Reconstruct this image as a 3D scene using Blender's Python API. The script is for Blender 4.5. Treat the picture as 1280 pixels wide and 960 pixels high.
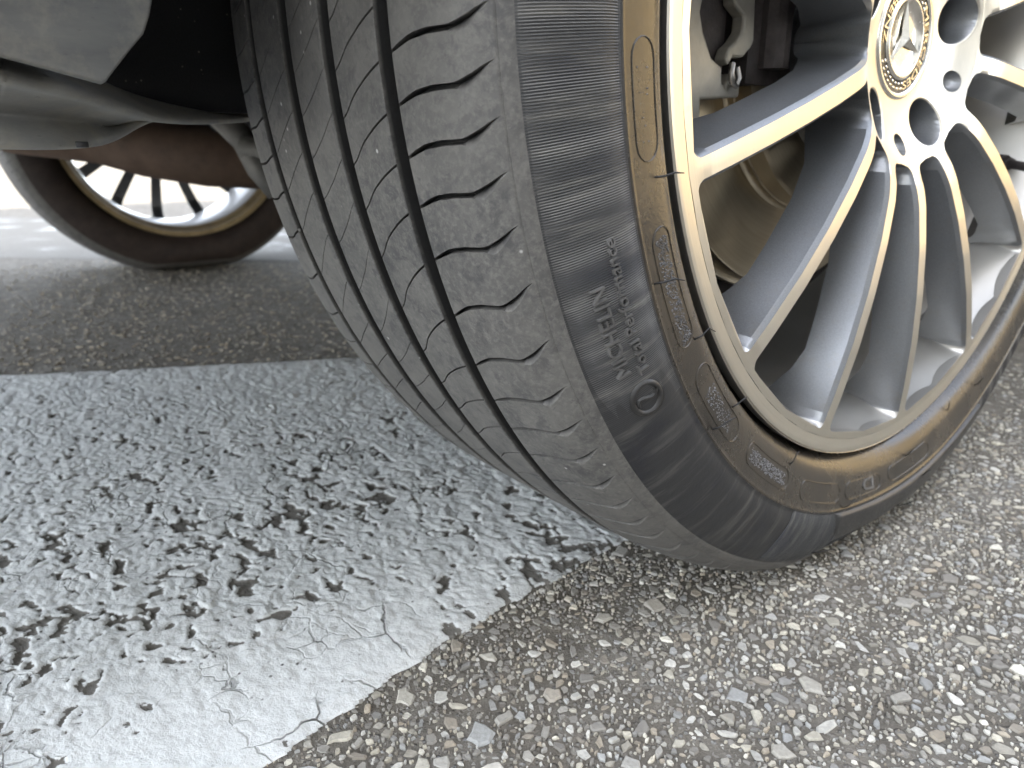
import bpy, math, random
import numpy as np
from mathutils import Matrix, Vector
C = bpy.context.scene
RAD = math.radians
for o in list(bpy.data.objects): bpy.data.objects.remove(o)

# ------------------------------------------------------------------ camera
cam_d = bpy.data.cameras.new("camera"); cam = bpy.data.objects.new("camera", cam_d)
C.collection.objects.link(cam); C.camera = cam
cam_d.sensor_fit = 'HORIZONTAL'; cam_d.sensor_width = 36.0
cam_d.lens = 891.8/1280*36.0
cam_d.clip_start = 0.01; cam_d.clip_end = 500
cr = Vector((0.626450901, 0.779460883, 0.0)).normalized()
cf = Vector((-0.74139297, 0.59586691, -0.30867311)).normalized()
cu = cr.cross(cf).normalized()
cam.matrix_world = Matrix(((cr.x, cu.x, -cf.x, 0.30200), (cr.y, cu.y, -cf.y, -0.46373), (cr.z, cu.z, -cf.z, 0.25665), (0, 0, 0, 1)))
cam_d.dof.use_dof = True; cam_d.dof.focus_distance = 0.29; cam_d.dof.aperture_fstop = 14.0

# ------------------------------------------------------------------ world, sun, exposure
SUN_EL, SUN_AZ = RAD(40), RAD(127)          # azimuth clockwise from +Y: the sun stands behind the camera to the right
w = bpy.data.worlds.new("World"); C.world = w; w.use_nodes = True
nt = w.node_tree; sky = nt.nodes.new('ShaderNodeTexSky'); sky.sky_type = 'NISHITA'; sky.sun_disc = False
sky.sun_elevation = SUN_EL; sky.sun_rotation = SUN_AZ; sky.air_density = 1.0; sky.dust_density = 1.5; sky.ozone_density = 1.0
bg = nt.nodes['Background']; bg.inputs['Strength'].default_value = 0.14
hs = nt.nodes.new('ShaderNodeHueSaturation'); hs.inputs['Saturation'].default_value = .40   # a hazy, pale sky
nt.links.new(sky.outputs[0], hs.inputs['Color']); nt.links.new(hs.outputs[0], bg.inputs['Color'])
sd = bpy.data.lights.new("sun", 'SUN'); sd.energy = 2.0; sd.angle = RAD(0.5); sd.color = (1.0, 0.90, 0.74)
sun = bpy.data.objects.new("sun", sd); C.collection.objects.link(sun)
sv = Vector((math.sin(SUN_AZ)*math.cos(SUN_EL), math.cos(SUN_AZ)*math.cos(SUN_EL), math.sin(SUN_EL)))
sun.rotation_euler = sv.to_track_quat('Z', 'Y').to_euler()
C.view_settings.view_transform = 'Standard'; C.view_settings.look = 'None'
C.view_settings.exposure = 3.35; C.view_settings.gamma = 1.0; C.view_settings.use_curve_mapping = False
C.render.engine = 'CYCLES'
C.cycles.max_bounces = 8; C.cycles.glossy_bounces = 4; C.cycles.caustics_reflective = False

# ------------------------------------------------------------------ dimensions found from the photograph
R, H, T = .3306, .319, 1.5415               # tyre radius, hub height, track
RNG = np.random.default_rng(7); random.seed(7)

# ------------------------------------------------------------------ helpers: objects
ORG = {}
def link(o, parent=None, org=(0, 0, 0)):
    C.collection.objects.link(o)
    ORG[o.name] = Vector(org)
    if parent is not None:
        o.parent = parent; o.location = Vector(org) - ORG[parent.name]
    else: o.location = org
    return o
def empty(name, loc, parent=None):
    o = bpy.data.objects.new(name, None); o.empty_display_size = .05
    return link(o, parent, loc)
def tag(o, label=None, cat=None, group=None, kind=None):
    if label: o['label'] = label
    if cat: o['category'] = cat
    if group: o['group'] = group
    if kind: o['kind'] = kind
    return o
def meshdata(name, V, F, mats, mi=None, smooth=True, sharp=None, attrs=None):
    me = bpy.data.meshes.new(name)
    V = np.asarray(V, np.float32)
    if isinstance(F, np.ndarray) and F.ndim == 2:
        n, k = F.shape
        me.vertices.add(len(V)); me.vertices.foreach_set('co', V.ravel())
        me.loops.add(n*k); me.loops.foreach_set('vertex_index', F.astype(np.int32).ravel())
        me.polygons.add(n); me.polygons.foreach_set('loop_start', np.arange(n, dtype=np.int32)*k)
        me.update(calc_edges=True)
    else:
        me.from_pydata(V.tolist(), [], [list(map(int, f)) for f in F]); me.update()
    for m in (mats if isinstance(mats, (list, tuple)) else [mats]): me.materials.append(m)
    if mi is not None: me.polygons.foreach_set('material_index', np.asarray(mi, np.int32))
    me.polygons.foreach_set('use_smooth', np.full(len(me.polygons), smooth))
    for k, v in (attrs or {}).items():
        v = np.asarray(v, np.float32)
        if v.ndim == 1: me.attributes.new(k, 'FLOAT', 'POINT').data.foreach_set('value', v)
        else: me.attributes.new(k, 'FLOAT_COLOR', 'POINT').data.foreach_set('color', np.c_[v, np.ones(len(v))].astype(np.float32).ravel())
    if sharp is not None: me.set_sharp_from_angle(angle=RAD(sharp))
    me.validate(); return me
def mesh(name, V, F, mats, parent=None, org=(0, 0, 0), **k):
    return link(bpy.data.objects.new(name, meshdata(name, V, F, mats, **k)), parent, org)
def grid(nu, nv, wrap=False):
    i, j = np.meshgrid(np.arange(nu if wrap else nu-1), np.arange(nv-1), indexing='ij')
    i2 = (i+1) % nu
    return np.stack([i*nv+j, i2*nv+j, i2*nv+j+1, i*nv+j+1], -1).reshape(-1, 4)
class MB:
    def __init__(s): s.V = []; s.F = []; s.M = []; s.n = 0
    def add(s, V, F, m=0, flip=False):
        V = np.asarray(V, float); s.V.append(V)
        for f in F:
            f = [int(a)+s.n for a in f]; s.F.append(f[::-1] if flip else f); s.M.append(m)
        s.n += len(V)
    def box(s, x0, x1, y0, y1, z0, z1, m=0):
        s.add([(x, y, z) for x in (x0, x1) for y in (y0, y1) for z in (z0, z1)],
              [(0, 1, 3, 2), (4, 6, 7, 5), (0, 4, 5, 1), (2, 3, 7, 6), (0, 2, 6, 4), (1, 5, 7, 3)], m)
    def prism(s, P, d, m=0):                     # planar outline P (3-D points) pushed along d
        P = np.asarray(P, float); n = len(P)
        s.add(np.r_[P, P+np.asarray(d)], [tuple(range(n))[::-1], tuple(range(n, 2*n))] + [(i, (i+1) % n, n+(i+1) % n, n+i) for i in range(n)], m)
    def tube(s, P, r, k=8, m=0):
        P = [Vector(p) for p in P]; rr = r if hasattr(r, '__len__') else [r]*len(P); V = []
        up = None
        for i, p in enumerate(P):
            t = (P[min(i+1, len(P)-1)]-P[max(i-1, 0)]).normalized()
            if up is None: up = t.orthogonal().normalized()
            a = (up - t*up.dot(t)).normalized(); up = a; b = t.cross(a)
            for j in range(k):
                q = 2*math.pi*j/k; V.append(p+(a*math.cos(q)+b*math.sin(q))*rr[i])
        F = [(i*k+j, i*k+(j+1) % k, (i+1)*k+(j+1) % k, (i+1)*k+j) for i in range(len(P)-1) for j in range(k)]
        F += [tuple(range(k))[::-1], tuple(range((len(P)-1)*k, len(P)*k))]
        s.add([tuple(v) for v in V], F, m)
    def build(s, name, mats, parent=None, org=(0, 0, 0), **k):
        return mesh(name, np.concatenate(s.V), s.F, mats, parent, org, mi=s.M, **k)
def pol(x, r, th):                               # wheel coordinates: angle clockwise from the top, seen from outside
    th = np.radians(th); return np.stack(np.broadcast_arrays(x, r*np.sin(th), r*np.cos(th)), -1)
def revolve(prof, n=96, a0=0., a1=360.):
    full = abs(a1-a0-360) < 1e-6
    th = np.linspace(a0, a1, n, endpoint=not full); p = np.asarray(prof, float)
    V = pol(p[None, :, 0], p[None, :, 1], th[:, None]).reshape(-1, 3)
    return V, grid(n, len(p), full)
# value noise on numpy arrays
def hsh(i, j, s=0):
    n = (i.astype(np.int64)*374761393 + j.astype(np.int64)*668265263 + s*982451653) & 0xffffffff
    n = ((n ^ (n >> 13))*1274126177) & 0xffffffff
    return ((n ^ (n >> 16)) & 0xffffff)/float(0xffffff)
def vnoise(x, y, s=0):
    i, j = np.floor(x), np.floor(y); u, v = x-i, y-j; u = u*u*(3-2*u); v = v*v*(3-2*v)
    return (hsh(i, j, s)*(1-u)+hsh(i+1, j, s)*u)*(1-v)+(hsh(i, j+1, s)*(1-u)+hsh(i+1, j+1, s)*u)*v
def fbm(x, y, o=4, s=0, g=.5):
    t = 0; a = 1; n = 0
    for k in range(o): t = t+a*vnoise(x*2**k+17*k, y*2**k-9*k, s+k); n += a; a *= g
    return t/n
def worley(x, y, s=0):                            # F1, F2-F1, id
    i, j = np.floor(x), np.floor(y); f1 = np.full(x.shape, 9.); f2 = f1.copy(); idd = np.zeros(x.shape)
    for a in (-1, 0, 1):
        for b in (-1, 0, 1):
            ci, cj = i+a, j+b
            d = np.hypot(ci+hsh(ci, cj, s)-x, cj+hsh(ci, cj, s+5)-y)
            m = d < f1; f2 = np.where(m, f1, np.minimum(f2, d)); idd = np.where(m, hsh(ci, cj, s+9), idd); f1 = np.where(m, d, f1)
    return f1, f2-f1, idd
def sstep(a, b, x): t = np.clip((x-a)/(b-a), 0, 1); return t*t*(3-2*t)

# ------------------------------------------------------------------ helpers: materials
class G:                                          # small node-graph writer
    def __init__(s, name):
        s.m = bpy.data.materials.new(name); s.m.use_nodes = True; s.t = s.m.node_tree
        s.b = s.t.nodes['Principled BSDF']
    def node(s, typ, ins=None, **k):
        n = s.t.nodes.new(typ)
        for a, v in k.items(): setattr(n, a, v)
        for a, v in (ins or {}).items(): s.put(n.inputs[a], v)
        return n
    def put(s, sock, v):
        if isinstance(v, bpy.types.NodeSocket): s.t.links.new(v, sock)
        else:
            if hasattr(v, '__len__') and len(v) == 3 and sock.type == 'RGBA': v = (*v, 1)
            sock.default_value = v
    def obj(s): return s.node('ShaderNodeTexCoord').outputs['Object']
    def gen(s): return s.node('ShaderNodeNewGeometry').outputs['Position']
    def scl(s, v, k): return s.node('ShaderNodeMapping', {'Vector': v, 'Scale': k}).outputs[0]
    def noise(s, v, sc, det=4, ro=.55, dist=0.): return s.node('ShaderNodeTexNoise', {'Vector': v, 'Scale': sc, 'Detail': det, 'Roughness': ro, 'Distortion': dist}).outputs['Fac']
    def vor(s, v, sc, feat='F1', out='Distance', rnd=1.): return s.node('ShaderNodeTexVoronoi', {'Vector': v, 'Scale': sc, 'Randomness': rnd}, feature=feat).outputs[out]
    def ramp(s, f, stops):
        n = s.node('ShaderNodeValToRGB', {'Fac': f}); e = n.color_ramp.elements
        while len(e) < len(stops): e.new(.5)
        for q, (p, c) in zip(e, stops):
            q.position = p; q.color = (c, c, c, 1) if not hasattr(c, '__len__') else (*c, 1)
        return n.outputs[0]
    def mix(s, f, a, b, mode='MIX'):
        n = s.node('ShaderNodeMix', data_type='RGBA', blend_type=mode)
        s.put(n.inputs[0], f); s.put(n.inputs[6], a); s.put(n.inputs[7], b); return n.outputs[2]
    def math(s, op, a, b=0., c=0., clamp=False):
        n = s.node('ShaderNodeMath', operation=op); n.use_clamp = clamp
        s.put(n.inputs[0], a); s.put(n.inputs[1], b); s.put(n.inputs[2], c); return n.outputs[0]
    def attr(s, name, out='Fac'): return s.node('ShaderNodeAttribute', attribute_name=name).outputs[out]
    def bump(s, h, dist, st=1., nrm=None):
        i = {'Height': h, 'Distance': dist, 'Strength': st}
        if nrm is not None: i['Normal'] = nrm
        return s.node('ShaderNodeBump', i).outputs[0]
    def out(s, col=None, rough=None, metal=None, nrm=None, **k):
        for n, v in (('Base Color', col), ('Roughness', rough), ('Metallic', metal), ('Normal', nrm)):
            if v is not None: s.put(s.b.inputs[n], v)
        for n, v in k.items(): s.put(s.b.inputs[n.replace('_', ' ')], v)
        return s.m

def m_asphalt():
    g = G('asphalt'); p = g.gen()
    n1 = g.noise(p, 900, 3, .7); n2 = g.noise(p, 9, 4, .6); n3 = g.noise(p, 110, 5, .75); n4 = g.noise(p, 38, 4, .7)
    v = g.vor(p, 330); vc = g.node('ShaderNodeTexVoronoi', {'Vector': p, 'Scale': 330.}).outputs['Color']
    sep = g.node('ShaderNodeSeparateColor', {'Color': vc}).outputs
    grit = g.math('MULTIPLY', g.math('GREATER_THAN', sep[0], .58), g.ramp(v, [(.25, 1.), (.42, 0.)]))
    bigc = g.node('ShaderNodeTexVoronoi', {'Vector': p, 'Scale': 150.})
    bs = g.node('ShaderNodeSeparateColor', {'Color': bigc.outputs['Color']}).outputs
    big = g.math('MULTIPLY', g.math('GREATER_THAN', bs[1], .62), g.ramp(bigc.outputs['Distance'], [(.28, 1.), (.40, 0.)]))
    base = g.mix(n3, (.095, .087, .075), (.25, .232, .20))
    base = g.mix(g.math('MULTIPLY', g.ramp(n1, [(.35, 0.), (.7, 1.)]), .55), base, (.34, .32, .28))
    stone = g.ramp(sep[1], [(0., (.20, .195, .18)), (.4, (.36, .345, .305)), (.7, (.30, .31, .315)), (1., (.55, .53, .47))])
    col = g.mix(g.math('MULTIPLY', grit, .8), base, stone)
    stone2 = g.ramp(bs[2], [(0., (.18, .175, .16)), (.5, (.34, .32, .285)), (1., (.5, .48, .44))])
    col = g.mix(g.math('MULTIPLY', big, .75), col, stone2)
    col = g.mix(g.math('MULTIPLY', g.ramp(n2, [(.35, 0.), (.7, 1.)]), .5), col, (.135, .112, .083))
    col = g.mix(g.math('MULTIPLY', g.ramp(n4, [(.40, 1.), (.62, 0.)]), .5), col, (.075, .064, .05))
    h = g.math('ADD', g.math('ADD', n1, g.math('MULTIPLY', n3, 1.2)), g.math('ADD', grit, g.math('MULTIPLY', big, 1.3)))
    return g.out(col, .9, nrm=g.bump(h, .0014, .9), Specular_IOR_Level=.2)
def m_stone():
    g = G('aggregate'); p = g.gen(); c = g.attr('tint', 'Color'); rnd = g.node('ShaderNodeObjectInfo').outputs['Random']
    n = g.noise(p, 500, 4, .65); n2 = g.noise(p, 90, 3)
    pal = g.ramp(rnd, [(0., (.34, .325, .29)), (.2, (.46, .43, .36)), (.4, (.35, .365, .365)), (.55, (.58, .54, .44)), (.7, (.5, .5, .47)), (.85, (.74, .72, .65)), (1., (.38, .33, .26))])
    isobj = g.math('GREATER_THAN', g.attr('solo'), .5)
    col = g.mix(isobj, c, pal)
    col = g.mix(g.math('MULTIPLY', g.ramp(n, [(.3, 1.), (.65, 0.)]), .45), col, (.15, .145, .13))
    col = g.mix(g.math('MULTIPLY', n2, .3), col, (.24, .22, .185))
    return g.out(col, .62, nrm=g.bump(n, .0006, .6))
def m_paint():
    g = G('road_paint'); p = g.gen(); wr = g.attr('wear')
    n = g.noise(p, 600, 4, .65); n2 = g.noise(p, 26, 5, .6); n3 = g.noise(p, 160, 4, .6)
    wp = g.node('ShaderNodeVectorMath', {0: p, 1: g.node('ShaderNodeVectorMath', {0: g.node('ShaderNodeTexNoise', {'Vector': p, 'Scale': 40., 'Detail': 4.}).outputs['Color'], 1: (.022, .022, .022)}, operation='MULTIPLY').outputs[0]}, operation='ADD').outputs[0]
    cr_ = g.vor(wp, 26., 'DISTANCE_TO_EDGE'); cr2 = g.vor(wp, 62., 'DISTANCE_TO_EDGE')
    msk = g.ramp(g.noise(p, 11, 3), [(.52, 0.), (.66, .9)]); msk2 = g.ramp(g.noise(g.scl(p, (1, 1, 1)), 17, 3), [(.56, 0.), (.72, .8)])
    crack = g.math('MAXIMUM', g.math('MULTIPLY', g.ramp(cr_, [(.006, 1.), (.022, 0.)]), msk), g.math('MULTIPLY', g.ramp(cr2, [(.02, .8), (.05, 0.)]), msk2))
    col = g.mix(g.ramp(n2, [(.3, 0.), (.7, 1.)]), (.62, .635, .62), (.73, .745, .73))
    col = g.mix(g.math('MULTIPLY', g.ramp(n, [(.5, 0.), (.75, 1.)]), .35), col, (.42, .41, .39))
    col = g.mix(g.math('MULTIPLY', g.ramp(n3, [(.56, 0.), (.75, 1.)]), .45), col, (.36, .35, .33))
    pin = g.math('MULTIPLY', g.ramp(g.vor(p, 170.), [(.10, 1.), (.2, 0.)]), g.ramp(g.noise(p, 30, 2), [(.5, 0.), (.62, 1.)]))
    col = g.mix(pin, col, (.07, .066, .06))
    col = g.mix(crack, col, (.09, .085, .078))
    dirt = g.math('ADD', wr, g.math('MULTIPLY', g.math('SUBTRACT', n, .5), .7), clamp=True)
    col = g.mix(g.ramp(dirt, [(.40, 0.), (.62, 1.)]), col, g.mix(n3, (.085, .080, .071), (.26, .246, .218)))
    h = g.math('SUBTRACT', g.math('MULTIPLY', n, .5), g.math('MULTIPLY', crack, 1.6))
    return g.out(col, .9, nrm=g.bump(h, .0016, .8), Specular_IOR_Level=.15)
def wheel_polar(g):
    s = g.node('ShaderNodeSeparateXYZ', {0: g.obj()}).outputs
    th = g.math('ARCTAN2', s[1], s[2]); r = g.math('SQRT', g.math('ADD', g.math('MULTIPLY', s[1], s[1]), g.math('MULTIPLY', s[2], s[2])))
    return s[0], r, th
def m_tread():
    g = G('tread_rubber'); p = g.obj()
    n = g.noise(p, 55, 5, .65); n2 = g.noise(p, 420, 4, .7); n3 = g.noise(p, 14, 3, .5)
    sc = g.noise(p, 130, 5, .75, .4)
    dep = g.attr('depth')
    col = g.mix(g.ramp(n, [(.3, 0.), (.7, 1.)]), (.052, .051, .050), (.118, .113, .105))
    col = g.mix(g.math('MULTIPLY', g.ramp(n2, [(.45, 0.), (.68, 1.)]), .55), col, (.20, .19, .175))
    col = g.mix(g.math('MULTIPLY', g.ramp(sc, [(.52, 0.), (.62, 1.)]), .62), col, (.032, .032, .036))
    col = g.mix(g.ramp(n3, [(.35, 0.), (.65, .5)]), col, (.122, .116, .106))
    spk = g.math('MULTIPLY', g.ramp(g.vor(p, 120.), [(.06, 1.), (.12, 0.)]), g.ramp(g.noise(p, 40, 2), [(.58, 0.), (.64, 1.)]))
    col = g.mix(spk, col, (.45, .44, .42))
    col = g.mix(g.ramp(dep, [(.1, 0.), (.6, 1.)]), col, g.mix(n2, (.006, .006, .0065), (.014, .0135, .013)))  # shade inside grooves and sipes painted into the rubber by depth
    h = g.math('ADD', n2, g.math('MULTIPLY', n, .8))
    return g.out(col, g.ramp(n2, [(.3, .55), (.7, .75)]), nrm=g.bump(h, .0004, .55))
def m_ribbed(k=1.):
    g = G('ribbed_sidewall' if k == 1 else 'rib_crest'); x, r, th = wheel_polar(g)
    wob = g.math('MULTIPLY', g.noise(g.obj(), 20, 2), .0)
    s = g.math('SINE', g.math('MULTIPLY', g.math('ADD', th, wob), 2050.))
    v = g.node('ShaderNodeCombineXYZ', {0: g.math('MULTIPLY', th, 60.), 1: g.math('MULTIPLY', r, 22.)}).outputs[0]
    st = g.noise(v, 1., 5, .6); v2 = g.node('ShaderNodeCombineXYZ', {0: g.math('MULTIPLY', th, 11.), 1: g.math('MULTIPLY', r, 18.)}).outputs[0]; st2 = g.noise(v2, 1., 3, .6)
    n = g.noise(g.obj(), 300, 4, .7)
    # ribs run out toward the contact patch; th is +-pi with 270 deg = -pi/2
    fade = g.ramp(g.math('MULTIPLY', g.math('ADD', th, math.pi), 1/math.pi), [(.30, .08), (.40, 1.)])
    fade = g.math('MULTIPLY', fade, g.ramp(g.math('MULTIPLY', r, 3.), [(.828, 0.), (.838, 1.), (.936, 1.), (.939, 0.)]))
    col = g.mix(st, (.016, .0165, .018), (.034, .034, .035))
    col = g.mix(g.math('MULTIPLY', g.ramp(st, [(.52, 0.), (.72, 1.)]), .55), col, (.12, .115, .105))
    col = g.mix(g.math('MULTIPLY', g.ramp(st2, [(.36, 1.), (.46, 0.)]), .6), col, (.011, .012, .017))
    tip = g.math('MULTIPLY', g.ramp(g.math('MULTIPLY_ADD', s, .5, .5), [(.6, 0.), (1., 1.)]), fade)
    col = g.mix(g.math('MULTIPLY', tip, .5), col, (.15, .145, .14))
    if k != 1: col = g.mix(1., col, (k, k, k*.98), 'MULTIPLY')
    h = g.math('MULTIPLY', s, fade)
    nr = g.bump(g.math('ADD', n, st), .0003, .4)
    return g.out(col, .48, nrm=nr)
def m_bead():
    g = G('smooth_sidewall'); p = g.obj()
    n = g.noise(p, 45, 5, .65); n2 = g.noise(p, 350, 3, .6); n3 = g.noise(p, 18, 3, .5)
    col = g.mix(g.ramp(n, [(.35, 0.), (.7, 1.)]), (.014, .013, .012), (.040, .034, .026))
    col = g.mix(g.math('MULTIPLY', g.ramp(n3, [(.4, 0.), (.7, 1.)]), .5), col, (.085, .067, .046))
    return g.out(col, g.ramp(n, [(.3, .22), (.7, .31)]), nrm=g.bump(g.math('ADD', g.math('MULTIPLY', n, 1.5), n2), .0003, .4), Specular_IOR_Level=.6)
def simple(name, col, rough, metal=0., var=.25, sc=60., bump=.0003, **k):
    g = G(name); p = g.obj(); n = g.noise(p, sc, 4, .6); n2 = g.noise(p, sc*7, 3, .6)
    c = g.mix(g.ramp(n, [(.3, 0.), (.7, 1.)]), tuple(a*(1-var) for a in col), tuple(min(1, a*(1+var)) for a in col))
    return g.out(c, g.ramp(n2, [(.3, max(.03, rough-.08)), (.7, min(1, rough+.08))]), metal, g.bump(g.math('ADD', n, n2), bump, .4), **k)
def m_machined():
    g = G('machined_alloy'); x, r, th = wheel_polar(g); p = g.obj()
    rings = g.noise(g.node('ShaderNodeCombineXYZ', {0: g.math('MULTIPLY', r, 900.), 1: g.math('MULTIPLY', th, 3.)}).outputs[0], 1., 3, .6)
    n = g.noise(p, 25, 4, .6); n2 = g.noise(p, 240, 4, .7)
    col = g.mix(n, (.69, .65, .57), (.77, .73, .64))
    col = g.mix(g.math('MULTIPLY', g.ramp(n2, [(.62, 0.), (.75, 1.)]), .25), col, (.45, .40, .33))
    return g.out(col, g.math('MULTIPLY_ADD', n2, .14, .27), 1., g.bump(rings, .00012, .5), Anisotropic=.4)
def m_disc():
    g = G('disc_steel'); x, r, th = wheel_polar(g)
    v = g.node('ShaderNodeCombineXYZ', {0: g.math('MULTIPLY', r, 700.), 1: g.math('MULTIPLY', th, 2.)}).outputs[0]; n = g.noise(v, 1., 3, .6)
    return g.out(g.mix(n, (.30, .25, .175), (.46, .395, .29)), g.math('MULTIPLY_ADD', n, .12, .26), 1., g.bump(n, .00006, .4))
def m_wheelpaint():
    g = G('wheel_paint'); p = g.obj(); n = g.noise(p, 1600, 2, .6); n2 = g.noise(p, 22, 4, .6); n3 = g.noise(p, 90, 4, .7)
    col = g.mix(n, (.135, .142, .152), (.25, .258, .268))
    col = g.mix(g.math('MULTIPLY', g.ramp(n3, [(.55, 0.), (.75, 1.)]), .25), col, (.20, .17, .13))
    return g.out(col, g.ramp(n2, [(.3, .36), (.7, .46)]), .62, g.bump(n, .00008, .3), Coat_Weight=.35, Coat_Roughness=.12)
def m_barrel():
    g = G('barrel_silver'); p = g.obj(); n = g.noise(p, 30, 4, .6); n2 = g.noise(p, 500, 3)
    col = g.mix(n, (.42, .41, .39), (.56, .545, .51))
    return g.out(col, g.math('MULTIPLY_ADD', n, .04, .40), .85, g.bump(n2, .00003, .3), Coat_Weight=.3, Coat_Roughness=.1)
def m_dusty(name, a, b, rough=.6, dust=(.26, .235, .19)):
    g = G(name); p = g.obj(); n = g.noise(g.scl(p, (2., 1., 4.)), 22, 5, .65); n2 = g.noise(p, 420, 4, .7); n3 = g.noise(p, 60, 5, .7)
    col = g.mix(g.ramp(n, [(.3, 0.), (.7, 1.)]), a, b)
    col = g.mix(g.math('MULTIPLY', g.ramp(n3, [(.45, 0.), (.7, 1.)]), .5), col, dust)
    s = g.noise(g.scl(p, (30., 260., 900.)), 1., 2, .5)
    col = g.mix(g.math('MULTIPLY', g.ramp(s, [(.70, 0.), (.78, 1.)]), .45), col, (.05, .05, .05))
    return g.out(col, rough, nrm=g.bump(g.math('ADD', n2, n3), .0004, .5))
def m_felt():
    g = G('liner_felt'); p = g.obj(); n = g.noise(p, 900, 3, .7)
    spk = g.math('MULTIPLY', g.ramp(g.vor(p, 170.), [(.05, 1.), (.11, 0.)]), g.ramp(g.noise(p, 60, 2), [(.5, 0.), (.6, 1.)]))
    col = g.mix(n, (.008, .008, .009), (.022, .022, .024)); col = g.mix(spk, col, (.16, .15, .13))
    return g.out(col, .95, nrm=g.bump(n, .001, .6))
def m_rust():
    g = G('rusty_steel'); p = g.obj(); n = g.noise(p, 30, 5, .65); n2 = g.noise(p, 300, 4, .7)
    col = g.mix(g.ramp(n, [(.3, 0.), (.7, 1.)]), (.066, .042, .030), (.145, .095, .066))
    col = g.mix(g.math('MULTIPLY', n2, .5), col, (.11, .07, .05))
    return g.out(col, .75, .15, g.bump(g.math('ADD', n, n2), .001, .5))
def m_facade():
    g = G('beige_render'); p = g.gen(); n = g.noise(p, .8, 5, .6); n2 = g.noise(p, 30, 4, .6)
    return g.out(g.mix(n, (.34, .25, .125), (.42, .31, .16)), .9, nrm=g.bump(n2, .01, .4))

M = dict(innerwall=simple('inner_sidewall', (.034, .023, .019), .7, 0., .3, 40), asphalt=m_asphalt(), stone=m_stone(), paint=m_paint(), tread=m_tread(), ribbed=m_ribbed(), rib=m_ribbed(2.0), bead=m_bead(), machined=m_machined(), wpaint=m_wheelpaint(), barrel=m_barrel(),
    chrome=simple('cap_chrome', (.80, .77, .70), .2, 1., .06, 60, .00005), dark=simple('black_plastic', (.02, .02, .021), .6), ink=simple('cap_recess', (.045, .04, .032), .4, .5),
    iron=m_disc(), castiron=simple('cast_iron', (.07, .06, .058), .7, .3, .4, 70, .0008), caliper=simple('caliper_alloy', (.40, .38, .33), .5, .35, .15, 60, .0004),
    body=simple('body_paint', (.05, .052, .056), .25, .4, .08, 20, .00005, Coat_Weight=1.), glass=simple('tinted_glass', (.015, .017, .018), .08, 0., .1), under=simple('underbody', (.015, .015, .016), .85),
    valance=m_dusty('valance_plastic', (.075, .077, .077), (.128, .128, .121)), panel=m_dusty('under_panel', (.20, .202, .202), (.33, .32, .29), .45, (.40, .36, .28)), felt=m_felt(), rust=m_rust(),
    rubber=simple('hair_rubber', (.012, .012, .013), .5), emb=simple('embossed_rubber', (.10, .097, .094), .42, 0., .3, 90), embd=simple('embossed_dark', (.030, .029, .028), .42, 0., .3, 90), nub=simple('stipple_rubber', (.15, .15, .155), .3, 0., .5, 400),
    added_facade=m_facade(), leaf=simple('dry_leaf', (.10, .055, .03), .8, 0., .5, 80, .001), window=simple('window_glass', (.03, .04, .05), .05), bolt=simple('bolt_steel', (.35, .34, .33), .35, .9),
    goldrim=simple('rim_flange', (.30, .225, .12), .5, .4, .25, 30))

# ------------------------------------------------------------------ ground
NE = np.array([(-1.1, .15), (-.60, .066), (-.395, .041), (-.283, .020), (-.136, .009), (.1, .0), (.75, -.03)])     # y -> x of the near paint edge
FE = np.array([(-1.1, -1.08), (-.43, -.726), (-.054, -.527), (.75, -.10)])                                   # y -> x of the far paint edge
near_x = lambda y: np.interp(y, NE[:, 0], NE[:, 1]); far_x = lambda y: np.interp(y, FE[:, 0], FE[:, 1])
def axis(segs, lo, hi):
    a = [segs[0][0]]
    for s0, s1, d in segs: a += list(np.linspace(s0, s1, max(2, int(round((s1-s0)/d))+1))[1:])
    d = segs[-1][2]*1.3
    while a[-1] < hi: a.append(a[-1]+d); d *= 1.35
    d = segs[0][2]*1.3; b = []; q = a[0]
    while q > lo: q -= d; b.append(q); d *= 1.35
    return np.array(b[::-1]+a)
X = axis([(-.75, -.03, .006), (-.03, .30, .0016)], -150, 150); Y = axis([(-.52, .12, .0016), (.12, .70, .004)], -150, 150)
gx, gy = np.meshgrid(X, Y, indexing='ij')
near = sstep(3., .6, np.hypot(gx, gy))
gz = near*(-.0012+.0012*(fbm(gx*160, gy*160, 3, 3)-.5)+.0014*(fbm(gx*30, gy*30, 2, 8)-.5)) - .0005*(1-near)
road = mesh('road', np.c_[gx.ravel(), gy.ravel(), gz.ravel()], grid(len(X), len(Y)), M['asphalt']); tag(road, kind='structure')

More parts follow.
